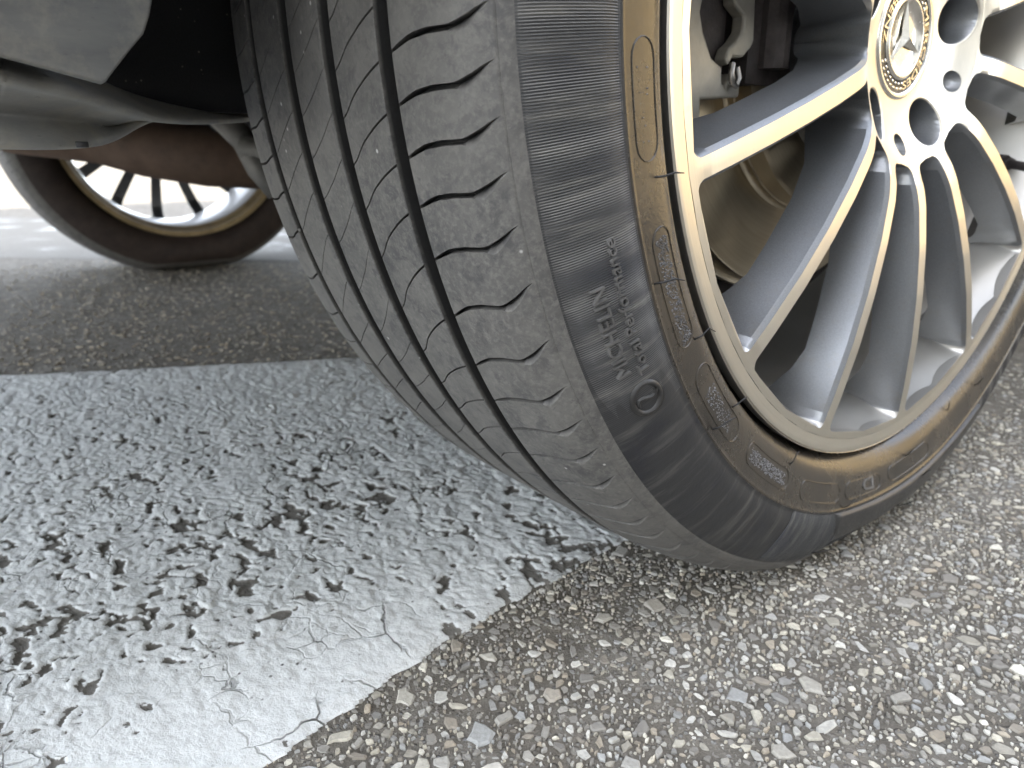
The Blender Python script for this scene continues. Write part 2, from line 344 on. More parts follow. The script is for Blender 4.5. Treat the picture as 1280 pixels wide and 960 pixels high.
def paint_sheet(name, px, py, edges, seed, dirt=0):
    x, y = np.meshgrid(px, py, indexing='ij')
    wob = .004*(fbm(x*70, y*70, 3, seed)-.5)*2
    ins = edges(x, y)+wob                                          # metres inside the outline (negative = outside)
    # film laid over coarse aggregate: wrinkled, pitted and worn through where the relief is deepest
    wx = x+.010*(fbm(x*55, y*55, 3, seed+1)-.5); wy = y+.010*(fbm(x*55, y*55, 3, seed+2)-.5)
    f1, e, idd = worley(wx*48, wy*66, seed+3)
    f1b, eb, _ = worley(wx*120, wy*150, seed+4)
    zone = fbm(x*6+3, y*6, 3, seed+5); zone2 = fbm(wx*42, wy*60, 4, seed+6); zone3 = fbm(wx*110, wy*150, 4, seed+12)
    dist = np.hypot(x-.3, y+.46)
    amt = sstep(.27, .42, dist)                                    # the strip along the near edge is the least worn
    rid = 1-np.abs(2*fbm(wx*40, wy*60, 4, seed+13)-1)*3.6           # crack-like creases
    rid = np.clip(rid, 0, 1)
    fine = fbm(wx*230, wy*260, 3, seed+14)
    loss = .26*sstep(.52, .74, zone2)*sstep(.34, .58, zone)*(.35+.65*amt) + .60*rid*sstep(.42, .60, zone3)*(.45+.55*amt)*sstep(.30, .55, zone)
    loss += .36*(1-sstep(0., .20, e))*amt*sstep(.42, .62, zone3) + .30*sstep(.60, .76, zone3)*sstep(.36, .6, zone)*(.4+.6*amt)
    loss += .9*(fine-.5)*sstep(.04, .2, loss)
    loss *= 1-.40*sstep(.50, .80, dist)                            # less traffic, less wear toward the far edge
    loss += sstep(.030, .0, ins)*.50*fbm(x*120, y*120, 3, seed+8)
    wear = np.clip(sstep(.32, .66, loss), 0, 1)
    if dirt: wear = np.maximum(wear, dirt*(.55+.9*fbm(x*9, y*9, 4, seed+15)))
    lump = sstep(0., .35, e); lumpb = sstep(0., .4, eb)
    relief = (.0004*lump*(.4+1.0*idd) + .0004*lumpb)*(.12+.88*amt) + .0014*(fbm(wx*40, wy*58, 3, seed+9)-.5)*(.22+.78*amt) + .0017*(zone3-.5)*(.3+.7*amt) + .0011*(fine-.5)
    z = (.0012+relief)*sstep(-.001, .010, ins)*(1-wear) + (-.0001+.0012*(fine-.5))*wear
    z = np.where(ins > 0, z, -.006); wear = np.where(ins > -.001, wear, 1.)
    q = grid(len(px), len(py)); V = np.c_[x.ravel(), y.ravel(), z.ravel()]
    keep = (ins.ravel()[q] > -.004).any(1)
    o = mesh(name, V, q[keep], M['paint'], attrs={'wear': wear.ravel()}); tag(o, kind='structure')
    return o
def ed1(x, y):
    return np.minimum((near_x(y)-x)*.985, (x-far_x(y))*.88)
def ticks(segs): return np.concatenate([np.arange(a, b-1e-6, d) for a, b, d in segs]+[[segs[-1][1]]])
marking = paint_sheet('road_marking', ticks([(-1.1, -.74, .012), (-.74, -.42, .0020), (-.42, .10, .0012)]), ticks([(-1.1, -.8, .02), (-.8, -.5, .004), (-.5, -.02, .0012), (-.02, .30, .004)]), ed1, 11)
def ed2(x, y):                                                     # the next stripe of the crossing, beyond the far wheel
    a = np.array((-1.939, -.336)); d = np.array((.55, .575)); d /= np.hypot(*d); n = np.array((-d[1], d[0]))
    s = (x-a[0])*n[0]+(y-a[1])*n[1]; return np.minimum(s, 1.15-s)
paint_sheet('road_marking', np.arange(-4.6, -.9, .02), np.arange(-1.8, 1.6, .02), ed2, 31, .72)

# loose-looking aggregate set in the asphalt: the largest stones one by one, the rest as one mass
def place(ranges, x0, x1, y0, y1):
    out = []; cell = {}; cs = .012
    for n, a, b in ranges:
        got = 0; tries = 0
        while got < n and tries < n*4:
            tries += 1; x, y, r = random.uniform(x0, x1), random.uniform(y0, y1), random.uniform(a, b)
            if x < near_x(y)+r*.7: continue
            if y > .1 and r < .0013: continue
            k = (int(x//cs), int(y//cs)); ok = True
            for i in (-1, 0, 1):
                for j in (-1, 0, 1):
                    for (u, v, s) in cell.get((k[0]+i, k[1]+j), ()):
                        if (u-x)**2+(v-y)**2 < (.80*(s+r))**2: ok = False; break
                    if not ok: break
                if not ok: break
            if ok: out.append((x, y, r)); cell.setdefault(k, []).append((x, y, r)); got += 1
    return out
st = place([(50, .0060, .0085), (330, .0042, .0060), (1150, .0029, .0042), (3300, .0019, .0029), (6500, .0012, .0019), (14000, .0006, .0012)], -.02, .30, -.50, .36)
st2 = []
for _ in range(9000):                                              # thinner cover round the close-packed patch
    x, y = random.uniform(-.1, .52), random.uniform(-.85, .60)
    if x > near_x(y)+.004 and not (x < .30 and -.50 < y < .36): st2.append((x, y, random.choice((.0014, .0018, .0024, .0032, .0042))*random.uniform(.85, 1.2)))
for _ in range(9000):
    y = random.uniform(-.55, .50); x = random.uniform(-1.75, -.30); r = random.choice((.0016, .002, .0026, .0032, .0042))*random.uniform(.85, 1.2)
    if x < far_x(y)-.012 and ed2(x, y) < -.01: st2.append((x, y, r))
def stone_shape(r, k, rng):
    a = np.linspace(0, 2*np.pi, k, endpoint=False)+rng.uniform(-.42, .42, k)*6.28/k*1.1
    e = rng.uniform(.38, 1.); q = rng.uniform(0, np.pi); rr = r*rng.uniform(.58, 1.18, k)
    x, y = rr*np.cos(a), rr*np.sin(a)*e; x, y = x*np.cos(q)-y*np.sin(q), x*np.sin(q)+y*np.cos(q)
    lo = np.c_[x, y, np.full(k, -.0022)]; mi_ = np.c_[x*.97, y*.97, np.full(k, -.0002)-rng.uniform(0, .0004, k)]; hi = np.c_[x*.78, y*.78, rng.uniform(.0, .0004, k)+.0002]
    V = np.r_[lo, mi_, hi]; F = []
    for L in (0, k):
        F += [(L+i, L+(i+1) % k, L+k+(i+1) % k, L+k+i) for i in range(k)]
    F.append(tuple(range(2*k, 3*k))); return V, F
variants = []
for i in range(14):
    V, F = stone_shape(.0045, 9, RNG); variants.append(meshdata('stone', V, F, M['stone'], smooth=False, attrs={'solo': np.ones(len(V))}))
vis = sorted(st, key=lambda s: -s[2]/(.08+math.hypot(s[0]-.3, s[1]+.46)))
for n, (x, y, r) in enumerate(vis[:300]):
    o = bpy.data.objects.new('stone', variants[n % 14]); link(o, road, (x, y, random.uniform(-.0006, .0))); o.scale = (r/.0045,)*2+(1,); o.rotation_euler = (random.uniform(-.05, .05), random.uniform(-.05, .05), random.uniform(0, 6.28))
PAL = np.array([(.20, .19, .175), (.34, .32, .27), (.27, .275, .275), (.46, .43, .36), (.40, .395, .375), (.54, .52, .46), (.30, .26, .205), (.47, .46, .43), (.24, .23, .21)])
Vs, Fs, Ts, n0 = [], [], [], 0
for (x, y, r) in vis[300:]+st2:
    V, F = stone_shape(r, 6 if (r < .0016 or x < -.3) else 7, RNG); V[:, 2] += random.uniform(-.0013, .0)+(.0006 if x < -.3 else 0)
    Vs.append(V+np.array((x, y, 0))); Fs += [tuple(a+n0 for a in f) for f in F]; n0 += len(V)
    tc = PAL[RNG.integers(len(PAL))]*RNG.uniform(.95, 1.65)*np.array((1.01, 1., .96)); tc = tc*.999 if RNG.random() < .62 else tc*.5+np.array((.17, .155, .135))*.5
    if x < -.3: tc = tc*np.array((.70, .64, .55))                    # stones under the car get a darker, browner tint
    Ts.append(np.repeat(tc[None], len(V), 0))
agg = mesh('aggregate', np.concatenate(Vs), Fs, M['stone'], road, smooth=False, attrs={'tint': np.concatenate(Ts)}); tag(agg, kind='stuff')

# ------------------------------------------------------------------ the car and its wheels
CARORG = (-.77, 1.3, 0)
car = tag(empty('parked_car', CARORG), 'dark parked car seen low at its rear wheel, dusty valance and rusty exhaust', 'car')
wheel = empty('wheel', (0, 0, H), car)
wheel['label'] = 'near rear wheel with diamond cut multi spoke alloy and grooved tyre'

# tyre surface
TP = np.array([(-.1085, .3131), (-.105, .3178), (-.099, .3222), (-.090, .3265), (-.076, .3290), (-.056, .3302), (0, .3306), (.058, .3304), (.078, .3293), (.095, .3262), (.104, .3222), (.110, .3178), (.114, .3131)])
SW = np.array([(.114, .3131), (.1185, .3055), (.1225, .295), (.1249, .285), (.1246, .2768), (.1240, .270), (.1228, .262), (.1210, .2555), (.1180, .250), (.1135, .2465), (.107, .243), (.100, .236)])
def crom(P, n=12):
    P = np.asarray(P); Q = np.r_[[2*P[0]-P[1]], P, [2*P[-1]-P[-2]]]; o = []
    for i in range(1, len(Q)-2):
        for t in np.linspace(0, 1, n, endpoint=False):
            a, b, c_, d = Q[i-1], Q[i], Q[i+1], Q[i+2]
            o.append(.5*((2*b)+(c_-a)*t+(2*a-5*b+4*c_-d)*t*t+(3*b-a-3*c_+d)*t**3))
    return np.array(o+[P[-1]])
TPs, SWs = crom(TP), crom(SW)
trad = lambda x: np.interp(x, TPs[:, 0], TPs[:, 1])
sw_x = lambda r: np.interp(r, SWs[::-1, 1], SWs[::-1, 0])
def deform(P):                                                     # load flattens the tyre where it stands
    P = np.array(P, float); r = np.hypot(P[:, 1], P[:, 2]); c = np.clip(-P[:, 2]/np.maximum(r, 1e-6), .3, 1)
    e = R-(H-.0015)/c; k = .0012; e = k*np.logaddexp(0, e/k); e = np.where(P[:, 2] < 0, e, 0)
    e = np.where(c < .9, 0, e)
    f = sstep(.245, .325, r); rn = r-e*f
    P[:, 1] *= rn/r; P[:, 2] *= rn/r
    P[:, 0] += np.sign(P[:, 0])*e*.42*np.exp(-((r-.297)/.022)**2)*(np.abs(P[:, 0]) > .09)
    return P
GR = [(-.058, .0034), (-.0187, .0047), (.0203, .0047), (.0636, .0047)]      # groove centre, half width
# stations across the tread: (x, groove depth factor)
vs = []
def seg(a, b, d):
    n = max(2, int(round((b-a)/d))+1); return list(np.linspace(a, b, n))
edge = -.1085
for gi, (gc, hw) in enumerate(GR):
    for x in seg(edge, gc-hw, .0022)[:-1]: vs.append((x, 0.))
    vs += [(gc-hw-.0004, 0.), (gc-hw, .04), (gc-hw+.0005, .5), (gc-hw+.0011, 1.), (gc, 1.03), (gc+hw-.0011, 1.), (gc+hw-.0005, .5), (gc+hw, .04), (gc+hw+.0004, 0.)]
    edge = gc+hw+.0012
for x in seg(edge, .1097, .0011): vs.append((x, 0.))
vs += [(.1102, 0.), (.1105, .05), (.1108, 0.), (.1124, 0.), (.1136, 0.)]
vs = np.array(vs); tx = vs[:, 0]; tg = vs[:, 1]*.0070; nT = len(vs)
isgr = vs[:, 1] > .02; isgr[-5:] = False
# inner sidewall first, then tread, then outer sidewall
inn = np.array([(-.095, .236), (-.105, .246), (-.114, .256), (-.1185, .268), (-.1195, .28), (-.117, .295), (-.113, .305), (-.1095, .3115)])
rr_ = np.r_[np.linspace(.3124, .2775, 26), np.linspace(.2765, .2525, 22), np.linspace(.251, .237, 8)]
out_ = np.c_[sw_x(rr_), rr_]; out_[:26, 0] -= .0004                         # ribbed band sits a hair lower than the shoulder
out_[25, 0] += .0007; out_[26, 0] += .0006                                  # the crease between ribbed band and smooth bead zone
px_ = np.r_[inn[:, 0], tx, out_[:, 0]]; pr_ = np.r_[inn[:, 1], trad(tx)-tg, out_[:, 1]]
NV = len(px_); i0, i1 = len(inn), len(inn)+nT
# sipe / slot path (degrees of wheel angle) and its width, depth across the tread
SX = np.array([-.12, -.105, -.075, -.061, -.055, -.04, -.0227, -.0145, -.0115, .004, .0163, .0245, .0285, .0366, .048, .0594, .067, .0735, .0795, .0875, .0973, .103, .109, .13])
SY = np.array([-10.7, -10.6, -10.2, -9.4, -9.5, -7.75, -5.9, -6.6, -6.4, -4.75, -3.1, -3.75, -3.4, -2.2, -1.15, -.3, 0, .5, .85, 1.03, 1.0, 1.4, 2.05, 2.1])
WX = np.array([-.12, -.104, -.100, -.0615, -.0545, -.0235, -.0145, .0155, .0246, .059, .068, .0735, .085, .0965, .0985, .1005, .105, .1085, .1095, .2])
WW = np.array([.05, .05, 1.2, 1.2, .55, .55, .45, .45, .8, 1.0, 1.1, 1.7, 2.1, 1.9, 3.0, 4.4, 3.2, .9, .05, .05])*.001
WD = np.array([0, 0, 3.5, 4., 3., 3., 3., 3., 3.5, 4., 4.5, 5., 5., 4.5, 3.6, 3.0, 2.0, .6, 0, 0])*.001
pxs = px_.copy(); pxs[:i0] = -.12; pxs[i1:] = .13
sg = np.interp(pxs, SX, SY)
sg[i0:i1] = np.convolve(np.r_[sg[i0], sg[i0], sg[i0:i1], sg[i1-1], sg[i1-1]], [.1, .2, .4, .2, .1], 'valid')
sW = np.interp(pxs, WX, WW); sD = np.interp(pxs, WX, WD); gk = np.zeros(NV); gk[i0:i1] = isgr
wedge = sstep(.0965, .0985, pxs)
know = [233.43, 236.81, 239.92, 243.43, 247.71, 252.03, 255.63, 258.76, 261.85, 264.84]
pit = [3.10, 3.25, 3.3, 3.62, 3.05, 4.05, 3.2, 3.5, 3.1, 3.9]*10
sc_ = (360-(know[-1]-know[0]))/sum(pit); TH = list(know)
for q in pit: TH.append(TH[-1]+q*sc_)
NP_ = len(TH)-1
TH = np.array(TH); kap = lambda k: np.interp(np.mod(k, NP_), np.arange(NP_+1), TH)+360*np.floor(k/NP_)
rows, deps = [], []
tone = []
fills = np.linspace(0, 1, 12)[1:-1]
for k in range(NP_):
    lines = [('U', 0), ('u', 0), ('l', 0), ('L', 0)]
    kp = k+sg/3.22; th0 = kap(kp); thn = kap(kp+1)
    pr = np.maximum(pr_, .2)
    wdeg = np.degrees(sW/pr); eps = np.minimum(.00022, sW*.3); ed = np.degrees(eps/pr)
    dd = sD*(1-gk)
    lo_edge = th0-wdeg
    L = [(lo_edge, 0*dd), (lo_edge+np.where(wedge > .5, wdeg*.55, ed), dd*np.where(wedge > .5, .45, 1.)), (th0-ed, dd), (th0, 0*dd)]
    nxt = thn-wdeg                                                  # next pitch's lower edge
    for t, d in L: rows.append((t, d))
    for f in fills: rows.append((th0+(nxt-th0)*f, 0*dd))
TT = np.array([r[0] for r in rows]); DD = np.array([r[1] for r in rows]); NU = len(rows)
V = pol(np.broadcast_to(px_, (NU, NV)), pr_[None]-DD, TT)
# groove and slot depth, from which the tread colour paints their shade
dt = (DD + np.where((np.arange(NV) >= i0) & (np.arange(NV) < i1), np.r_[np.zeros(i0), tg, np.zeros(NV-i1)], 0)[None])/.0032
V = deform(V.reshape(-1, 3))
F = grid(NU, NV, True)
j = np.tile(np.arange(NV-1), NU)
mi = np.where(j < i0-1, 3, np.where(j < i1, 0, np.where(j < i1+25, 1, 2)))
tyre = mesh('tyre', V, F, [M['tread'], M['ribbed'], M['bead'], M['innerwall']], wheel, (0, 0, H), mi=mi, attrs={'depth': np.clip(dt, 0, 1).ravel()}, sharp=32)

# things moulded on the sidewall
def on_side(r, th, h): return deform(pol(sw_x(np.asarray(r, float))+np.asarray(h, float), np.asarray(r, float), np.asarray(th, float)))
def outline(r0, r1, t0, t1, n=10):                                  # rounded capsule outline, list of (r, th)
    rc, rr = (r0+r1)/2, (r1-r0)/2; k = math.degrees(1/rc); P = []
    a = t0+rr*k; b = t1-rr*k
    P += [(r1, t) for t in np.linspace(a, b, 24)]
    P += [(rc+rr*math.cos(q), b+rr*k*math.sin(q)) for q in np.linspace(0, math.pi, n)[1:-1]]
    P += [(r0, t) for t in np.linspace(b, a, 24)]
    P += [(rc-rr*math.cos(q), a-rr*k*math.sin(q)) for q in np.linspace(0, math.pi, n)[1:-1]]
    return P
def ribbon(name, P, wid, hgt, mat, closed=True):
    P = np.array(P); Q = np.c_[P[:, 0], P[:, 1]]; n = len(Q)
    d = np.roll(Q, -1, 0)-np.roll(Q, 1, 0) if closed else np.gradient(Q, axis=0)
    tv = np.c_[d[:, 0], d[:, 1]*np.pi/180*Q[:, 0]]; tv /= np.linalg.norm(tv, axis=1)[:, None]+1e-12
    nr, ntt = -tv[:, 1], tv[:, 0]
    Vv = []
    for o_, h in ((-1, -.0006), (-.45, hgt), (.45, hgt), (1, -.0006)):
        Vv.append(on_side(Q[:, 0]+nr*wid*o_*.5, Q[:, 1]+np.degrees(ntt*wid*o_*.5/Q[:, 0]), np.full(n, h)))
    Vv = np.stack(Vv, 1).reshape(-1, 3)
    return mesh(name, Vv, grid(n, 4, closed), mat, wheel, (0, 0, H))
CAPS = [(.2575, .2715, 255.7, 264.6), (.2585, .2705, 238.4, 250.3), (.2570, .2700, 223.8, 235.2), (.2585, .2700, 209.4, 220.6), (.2600, .2715, 195., 205.8), (.2600, .2715, 183.4, 193.4), (.2600, .2715, 168, 181)]
for c_ in CAPS: ribbon('moulded_frame', outline(*c_), .0007, .00035, M['bead'])
def stipple(c_, fr, n, seed):
    rg = np.random.default_rng(seed); mb = MB(); r0, r1, t0, t1 = c_
    for _ in range(n):
        t = rg.uniform(t0+(t1-t0)*fr[0], t0+(t1-t0)*fr[1]); r = rg.uniform(r0+.0025, r1-.0022); s = rg.uniform(.0003, .0007); k = math.degrees(1/r)
        a = rg.uniform(0, 6.28, 4)*.25+np.arange(4)*1.57
        V = np.r_[on_side(r+s*np.cos(a), t+s*k*np.sin(a), np.full(4, -.0003)), on_side([r], [t], [rg.uniform(.0003, .0008)])]
        mb.add(V, [(0, 1, 4), (1, 2, 4), (2, 3, 4), (3, 0, 4)])
    o = mb.build('stippling', M['nub'], wheel, (0, 0, H), smooth=False); tag(o, kind='stuff')
stipple(CAPS[1], (.04, .93), 520, 3); stipple(CAPS[2], (.18, .74), 170, 4); stipple(CAPS[0], (.15, .85), 14, 9); stipple(CAPS[3], (.08, .92), 420, 6)
nrib = 1950; t_ = np.linspace(236, 236+360, nrib, endpoint=False); t_ = t_[(t_ < 236+330)]
rk = np.linspace(.3120, .2780, 9); dth = 360/nrib
fade = np.clip((t_-237)/9, .0, 1)*.00055+.00002
Vb = []
for o_, hh in ((-.34, -.1), (-.14, 1.), (.14, 1.), (.34, -.1)):
    hk = hh*fade[:, None]*np.r_[.0, np.ones(7), .0][None]-.00005
    Vb.append(on_side(np.broadcast_to(rk, (len(t_), 9)).ravel(), (t_[:, None]+o_*dth+0*rk[None]).ravel(), (hk-.0004*(rk[None] > .2785)).ravel()).reshape(len(t_), 9, 3))
Vb = np.stack(Vb, 2)                                                 # rib, along, across
idx = np.arange(len(t_)*36).reshape(len(t_), 9, 4)
Fb_ = np.stack([idx[:, :-1, :-1], idx[:, 1:, :-1], idx[:, 1:, 1:], idx[:, :-1, 1:]], -1).reshape(-1, 4)
ribs = mesh('sidewall_ribs', Vb.reshape(-1, 3), Fb_, M['rib'], wheel, (0, 0, H)); tag(ribs, kind='stuff')
def text_mesh(txt, size, extr, spacing=1.):
    cu_ = bpy.data.curves.new('t', 'FONT'); cu_.body = txt; cu_.size = size; cu_.extrude = extr; cu_.space_character = spacing; cu_.resolution_u = 3
    o = bpy.data.objects.new('t', cu_); C.collection.objects.link(o)
    dg = bpy.context.evaluated_depsgraph_get(); me = o.evaluated_get(dg).to_mesh()
    V = np.array([v.co[:] for v in me.vertices]); F = [tuple(p.vertices) for p in me.polygons]
    o.evaluated_get(dg).to_mesh_clear(); bpy.data.objects.remove(o); bpy.data.curves.remove(cu_); return V, F
def side_text(name, txt, size, r0, th0, th1, mat, hgt=.0003):
    V, F = text_mesh(txt, size, .5); V[:, 0] -= V[:, 0].min(); L = V[:, 0].max()
    th = th0+V[:, 0]/L*(th1-th0); r = r0+V[:, 1]; h = np.where(V[:, 2] > 0, hgt, -.0005)
    return mesh(name, on_side(r, th, h), F, mat, wheel, (0, 0, H), smooth=False)
side_text('lettering', 'MICHELIN', .0078, .2972, 240.9, 248.6, M['emb'], .0012)
side_text('lettering', 'Total Performance', .0064, .2896, 240.1, 251.7, M['emb'], .0012)
k_ = math.degrees(1/.2945)
sw1 = [(.2945+.0062*math.cos(a), 237.7+.0075*k_*math.sin(a)) for a in np.linspace(0, 2*np.pi, 40, endpoint=False)]
ribbon('emblem', sw1, .0026, .0007, M['embd'])
sw2 = [(.2945+.0052*math.cos(a)*.9-.0, 237.7+k_*(.0058*(a/np.pi-.5)+.0022*math.sin(2*a))) for a in np.linspace(.15, np.pi-.15, 16)]
ribbon('emblem', sw2, .0020, .0006, M['embd'], False)
# raised plate low on the sidewall, with its bright upper ridge, and the block letters beside it
tt = np.linspace(194.3, 150, 70); rp = np.array([.3055, .300, .292, .284, .2808, .2796, .2785])
hp = np.array([-.001, .0009, .0010, .0011, .0019, .0017, -.001])
sh = np.where(tt[:, None] > 192, (tt[:, None]-192)*.9*(rp[None]-.279)/.02, 0)
Vp = on_side(np.broadcast_to(rp, (70, 7)).ravel(), (tt[:, None]-sh+1.2).ravel(), (np.broadcast_to(hp, (70, 7))*np.where(np.arange(70)[:, None] < 1, -.5, 1)).ravel())
mesh('raised_plate', Vp, grid(70, 7), M['embd'], wheel, (0, 0, H))
side_text('lettering', 'D', .0125, .2605, 185.6, 188.6, M['emb'], .0006)
# rubber hairs left by the mould
for (x0, y0, n_) in ((.2625, 254.3, 1), (.2600, 238.0, 2), (.2745, 246.3, 3), (.2565, 226.6, 4), (.2740, 228.4, 5), (.2560, 209.5, 6), (.2555, 160.3, 7), (.2765, 193.6, 8), (.2600, 175., 9), (.3085, 195.2, 10), (.300, 178., 11), (.283, 172., 12), (.262, 151, 13)):
    rg = random.Random(n_); a = on_side([x0], [y0], [0.])[0]; d = on_side([x0-.008], [y0+rg.uniform(-.3, .3)], [.0])[0]-a
    mb = MB(); mb.tube([a+np.array((-.0005, 0, 0)), a+d*.35+np.array((.003, 0, 0)), a+d*.8+np.array((.0058, 0, rg.uniform(-.001, .001))), a+d*1.2+np.array((.0085, 0, rg.uniform(-.003, .001)))], [.00042, .0004, .00036, .0002], 6)
    mb.build('rubber_hair', M['rubber'], wheel, (0, 0, H))

# ------------------------------------------------------------------ alloy wheel
OFF = (0, .002, H+.001)
PR = np.array([0, .030, .0345, .040, .048, .056, .066, .075, .085, .095, .12, .15, .18, .21, .228, .236, .25])
PX = np.array([.0885, .0885, .0885, .0893, .0915, .0945, .100, .1045, .1085, .111, .1143, .1165, .1172, .1163, .1152, .1150, .1150])
rs_ = np.linspace(0, .25, 500); xs_ = np.interp(rs_, PR, PX); ker = np.hanning(21); ker /= ker.sum(); xs_ = np.convolve(np.pad(xs_, 10, 'edge'), ker, 'valid')
fx = lambda r: np.interp(r, rs_, xs_)
bx = lambda r: np.interp(r, [.05, .066, .073, .083, .112, .138, .17, .19, .203, .22, .232, .24], [.052, .057, .062, .071, .0855, .0915, .094, .0945, .090, .078, .066, .06])
dr = lambda r: np.interp(r, [.07, .08, .10, .19, .205, .220, .2265, .231], [.0045, .0038, .0042, .0055, .0062, .0060, .0025, .0006])
PH = math.pi/14; SP0 = 252.2
def hw(r):
    b = .0044+.0004*sstep(.10, .07, r); q = r*PH; Rc, ro, ri = .0055, .2320, .0712
    t = np.clip((r-(ro-Rc))/Rc, 0, 1); b = b+Rc*(1-np.sqrt(np.maximum(0, 1-t*t)))
    t = np.clip(((ri+Rc)-r)/Rc, 0, 1); b = b+Rc*(1-np.sqrt(np.maximum(0, 1-t*t)))
    return np.where((r > ro) | (r < ri), q, np.minimum(b, q))
BV = .0024
def sector(rlist, ctr):
    r = np.asarray(rlist, float); P = PH; a = hw(r)/r; F_, B_ = fx(r), bx(r)
    ab = np.minimum(P, a+BV*.85/r); a2 = np.minimum(P, a+(BV*.85+dr(r))/r)
    cols = []
    for s in (1, -1):
        c_ = [(a2, B_), (ab+(a2-ab)*.5, (F_-BV+B_)/2), (ab, F_-BV), (a+(ab-a)*.3, F_-BV*.22), (a, F_), (a*.5, F_+.00006)]
        cols += [(s*u, x) for u, x in (c_ if s > 0 else c_[::-1])]
    cols.insert(6, (0*a, F_+.0001))
    V = np.stack([np.stack([x, r*np.sin(np.radians(ctr)+u), r*np.cos(np.radians(ctr)+u)], -1) for u, x in cols], 1)
    n, k = len(r), len(cols); F = grid(n, k)
    mi = np.tile(np.array([1, 1, 1, 0, 0, 0, 0, 0, 0, 1, 1, 1]), n-1)
    mi = np.tile(np.array([1, 1, 1, 1, 0, 0, 0, 0, 1, 1, 1, 1]), n-1)
    # close the back
    Fb = np.stack([np.arange(n-1)*k, np.arange(n-1)*k+k-1, np.arange(1, n)*k+k-1, np.arange(1, n)*k], -1)
    return V.reshape(-1, 3), np.r_[F, Fb], np.r_[mi, np.ones(n-1, int)]
def joined(parts):
    Vv, Ff, Mm, n = [], [], [], 0
    for V, F, m in parts:
        Vv.append(V); Ff.append(np.asarray(F)+n); Mm.append(m); n += len(V)
    return np.concatenate(Vv), np.concatenate(Ff), np.concatenate(Mm)
rI = np.r_[np.linspace(.0705, .0712, 2), np.linspace(.07121, .0767, 16), .079, .082]
rS = np.r_[np.linspace(.082, .19, 40), np.linspace(.193, .2225, 12)]
rO = np.r_[.2225, .2245, np.linspace(.2265, .23199, 16), .2320, .23201, .2325, .236]
ctrs = [SP0-k*360/14 for k in range(14)]
LUG0 = 74.5
LUGS = [LUG0+72*k for k in range(5)]
# hub face: bowl with lug holes and small pin holes
rh = np.linspace(.0325, .0705, 70); th_ = np.linspace(0, 360, 900, endpoint=False)
hr, ht = np.meshgrid(rh, th_, indexing='ij'); hy, hz = hr*np.sin(np.radians(ht)), hr*np.cos(np.radians(ht)); hm = np.zeros(hr.shape)
for q0, rc, rh_ in [(q, .0545, .0138) for q in LUGS]+[(q+36, .0590, .0064) for q in LUGS]:
    cy_, cz_ = rc*math.sin(RAD(q0)), rc*math.cos(RAD(q0)); d = np.hypot(hy-cy_, hz-cz_); m_ = (np.abs(d-rh_) < .00040) & (hr > .0328) & (hr < .0702)
    k_s = np.where(m_, rh_/np.maximum(d, 1e-6), 1); hy = cy_+(hy-cy_)*k_s; hz = cz_+(hz-cz_)*k_s
hr = np.hypot(hy, hz); hx = fx(hr)
for q in LUGS:
    d = np.hypot(hy-.0545*math.sin(RAD(q)), hz-.0545*math.cos(RAD(q))); lip = sstep(.0146, .0138, d)
    hx = hx-.0006*lip-.026*sstep(.0137, .0116, d); hm = np.maximum(hm, (d < .01385))
    d = np.hypot(hy-.0590*math.sin(RAD(q+36)), hz-.0590*math.cos(RAD(q+36)))
    hx = hx-.0085*np.sqrt(np.clip(1-(d/.0064)**2, 0, 1)); hm = np.maximum(hm, (d < .00645))
gq = grid(len(rh), len(th_))
gq = np.r_[gq, np.stack([np.arange(len(rh)-1)*900+899, (np.arange(len(rh)-1)+1)*900+899, (np.arange(len(rh)-1)+1)*900, np.arange(len(rh)-1)*900], -1)]
hubV = np.stack([hx, hy, hz], -1).reshape(-1, 3); hmi = (hm.ravel()[gq].mean(1) > .9).astype(int)
parts = [(hubV, gq, hmi)]+[sector(rI, c_) for c_ in ctrs]
Vr, Fr = revolve([(.095, .0702), (.06, .0690), (.035, .066), (.034, .03)], 90); parts.append((Vr, Fr, np.ones(len(Fr), int)))
V, F, m_ = joined(parts); hub = mesh('hub_face', V, F, [M['machined'], M['wpaint']], wheel, OFF, mi=m_, sharp=38)
sv_, sf_, sm_ = sector(rS, 0.)
sme = meshdata('spoke', sv_, sf_, [M['machined'], M['wpaint']], mi=sm_)
ev = np.zeros(len(sme.edges)*2, np.int32); sme.edges.foreach_get('vertices', ev); ev = ev.reshape(-1, 2) % 13
shp = sme.attributes.new('sharp_edge', 'BOOLEAN', 'EDGE'); shp.data.foreach_set('value', (ev[:, 0] == ev[:, 1]) & np.isin(ev[:, 0], (0, 2, 4, 8, 10, 12)))
for c_ in ctrs:
    o = link(bpy.data.objects.new('spoke', sme), wheel, OFF); o.rotation_euler = (-RAD(c_), 0, 0)
parts = [(a, b, np.where((c_ == 1) & (a[b][:, :, 1:].__pow__(2).sum(-1).mean(1) > .2285**2), 2, c_)) for a, b, c_ in [sector(rO, q) for q in ctrs]]
lip = [(.1150, .2359), (.1153, .2385), (.1155, .2408), (.1157, .2425), (.1156, .2437), (.1148, .2444), (.1150, .2447), (.109, .2440), (.105, .2385), (.100, .234)]
Vr, Fr = revolve(lip, 220); jj = np.tile(np.arange(len(lip)-1), 220); parts.append((Vr, Fr, np.where(jj < 5, 0, 2)))
bar = [(.1125, .2321), (.108, .2312), (.100, .2285), (.085, .2225), (.070, .2185), (.050, .2150), (.020, .2125), (-.02, .2125), (-.06, .2150), (-.09, .222), (-.1035, .229), (-.108, .237), (-.1125, .2435), (-.116, .2430), (-.1155, .2335), (-.108, .230)]
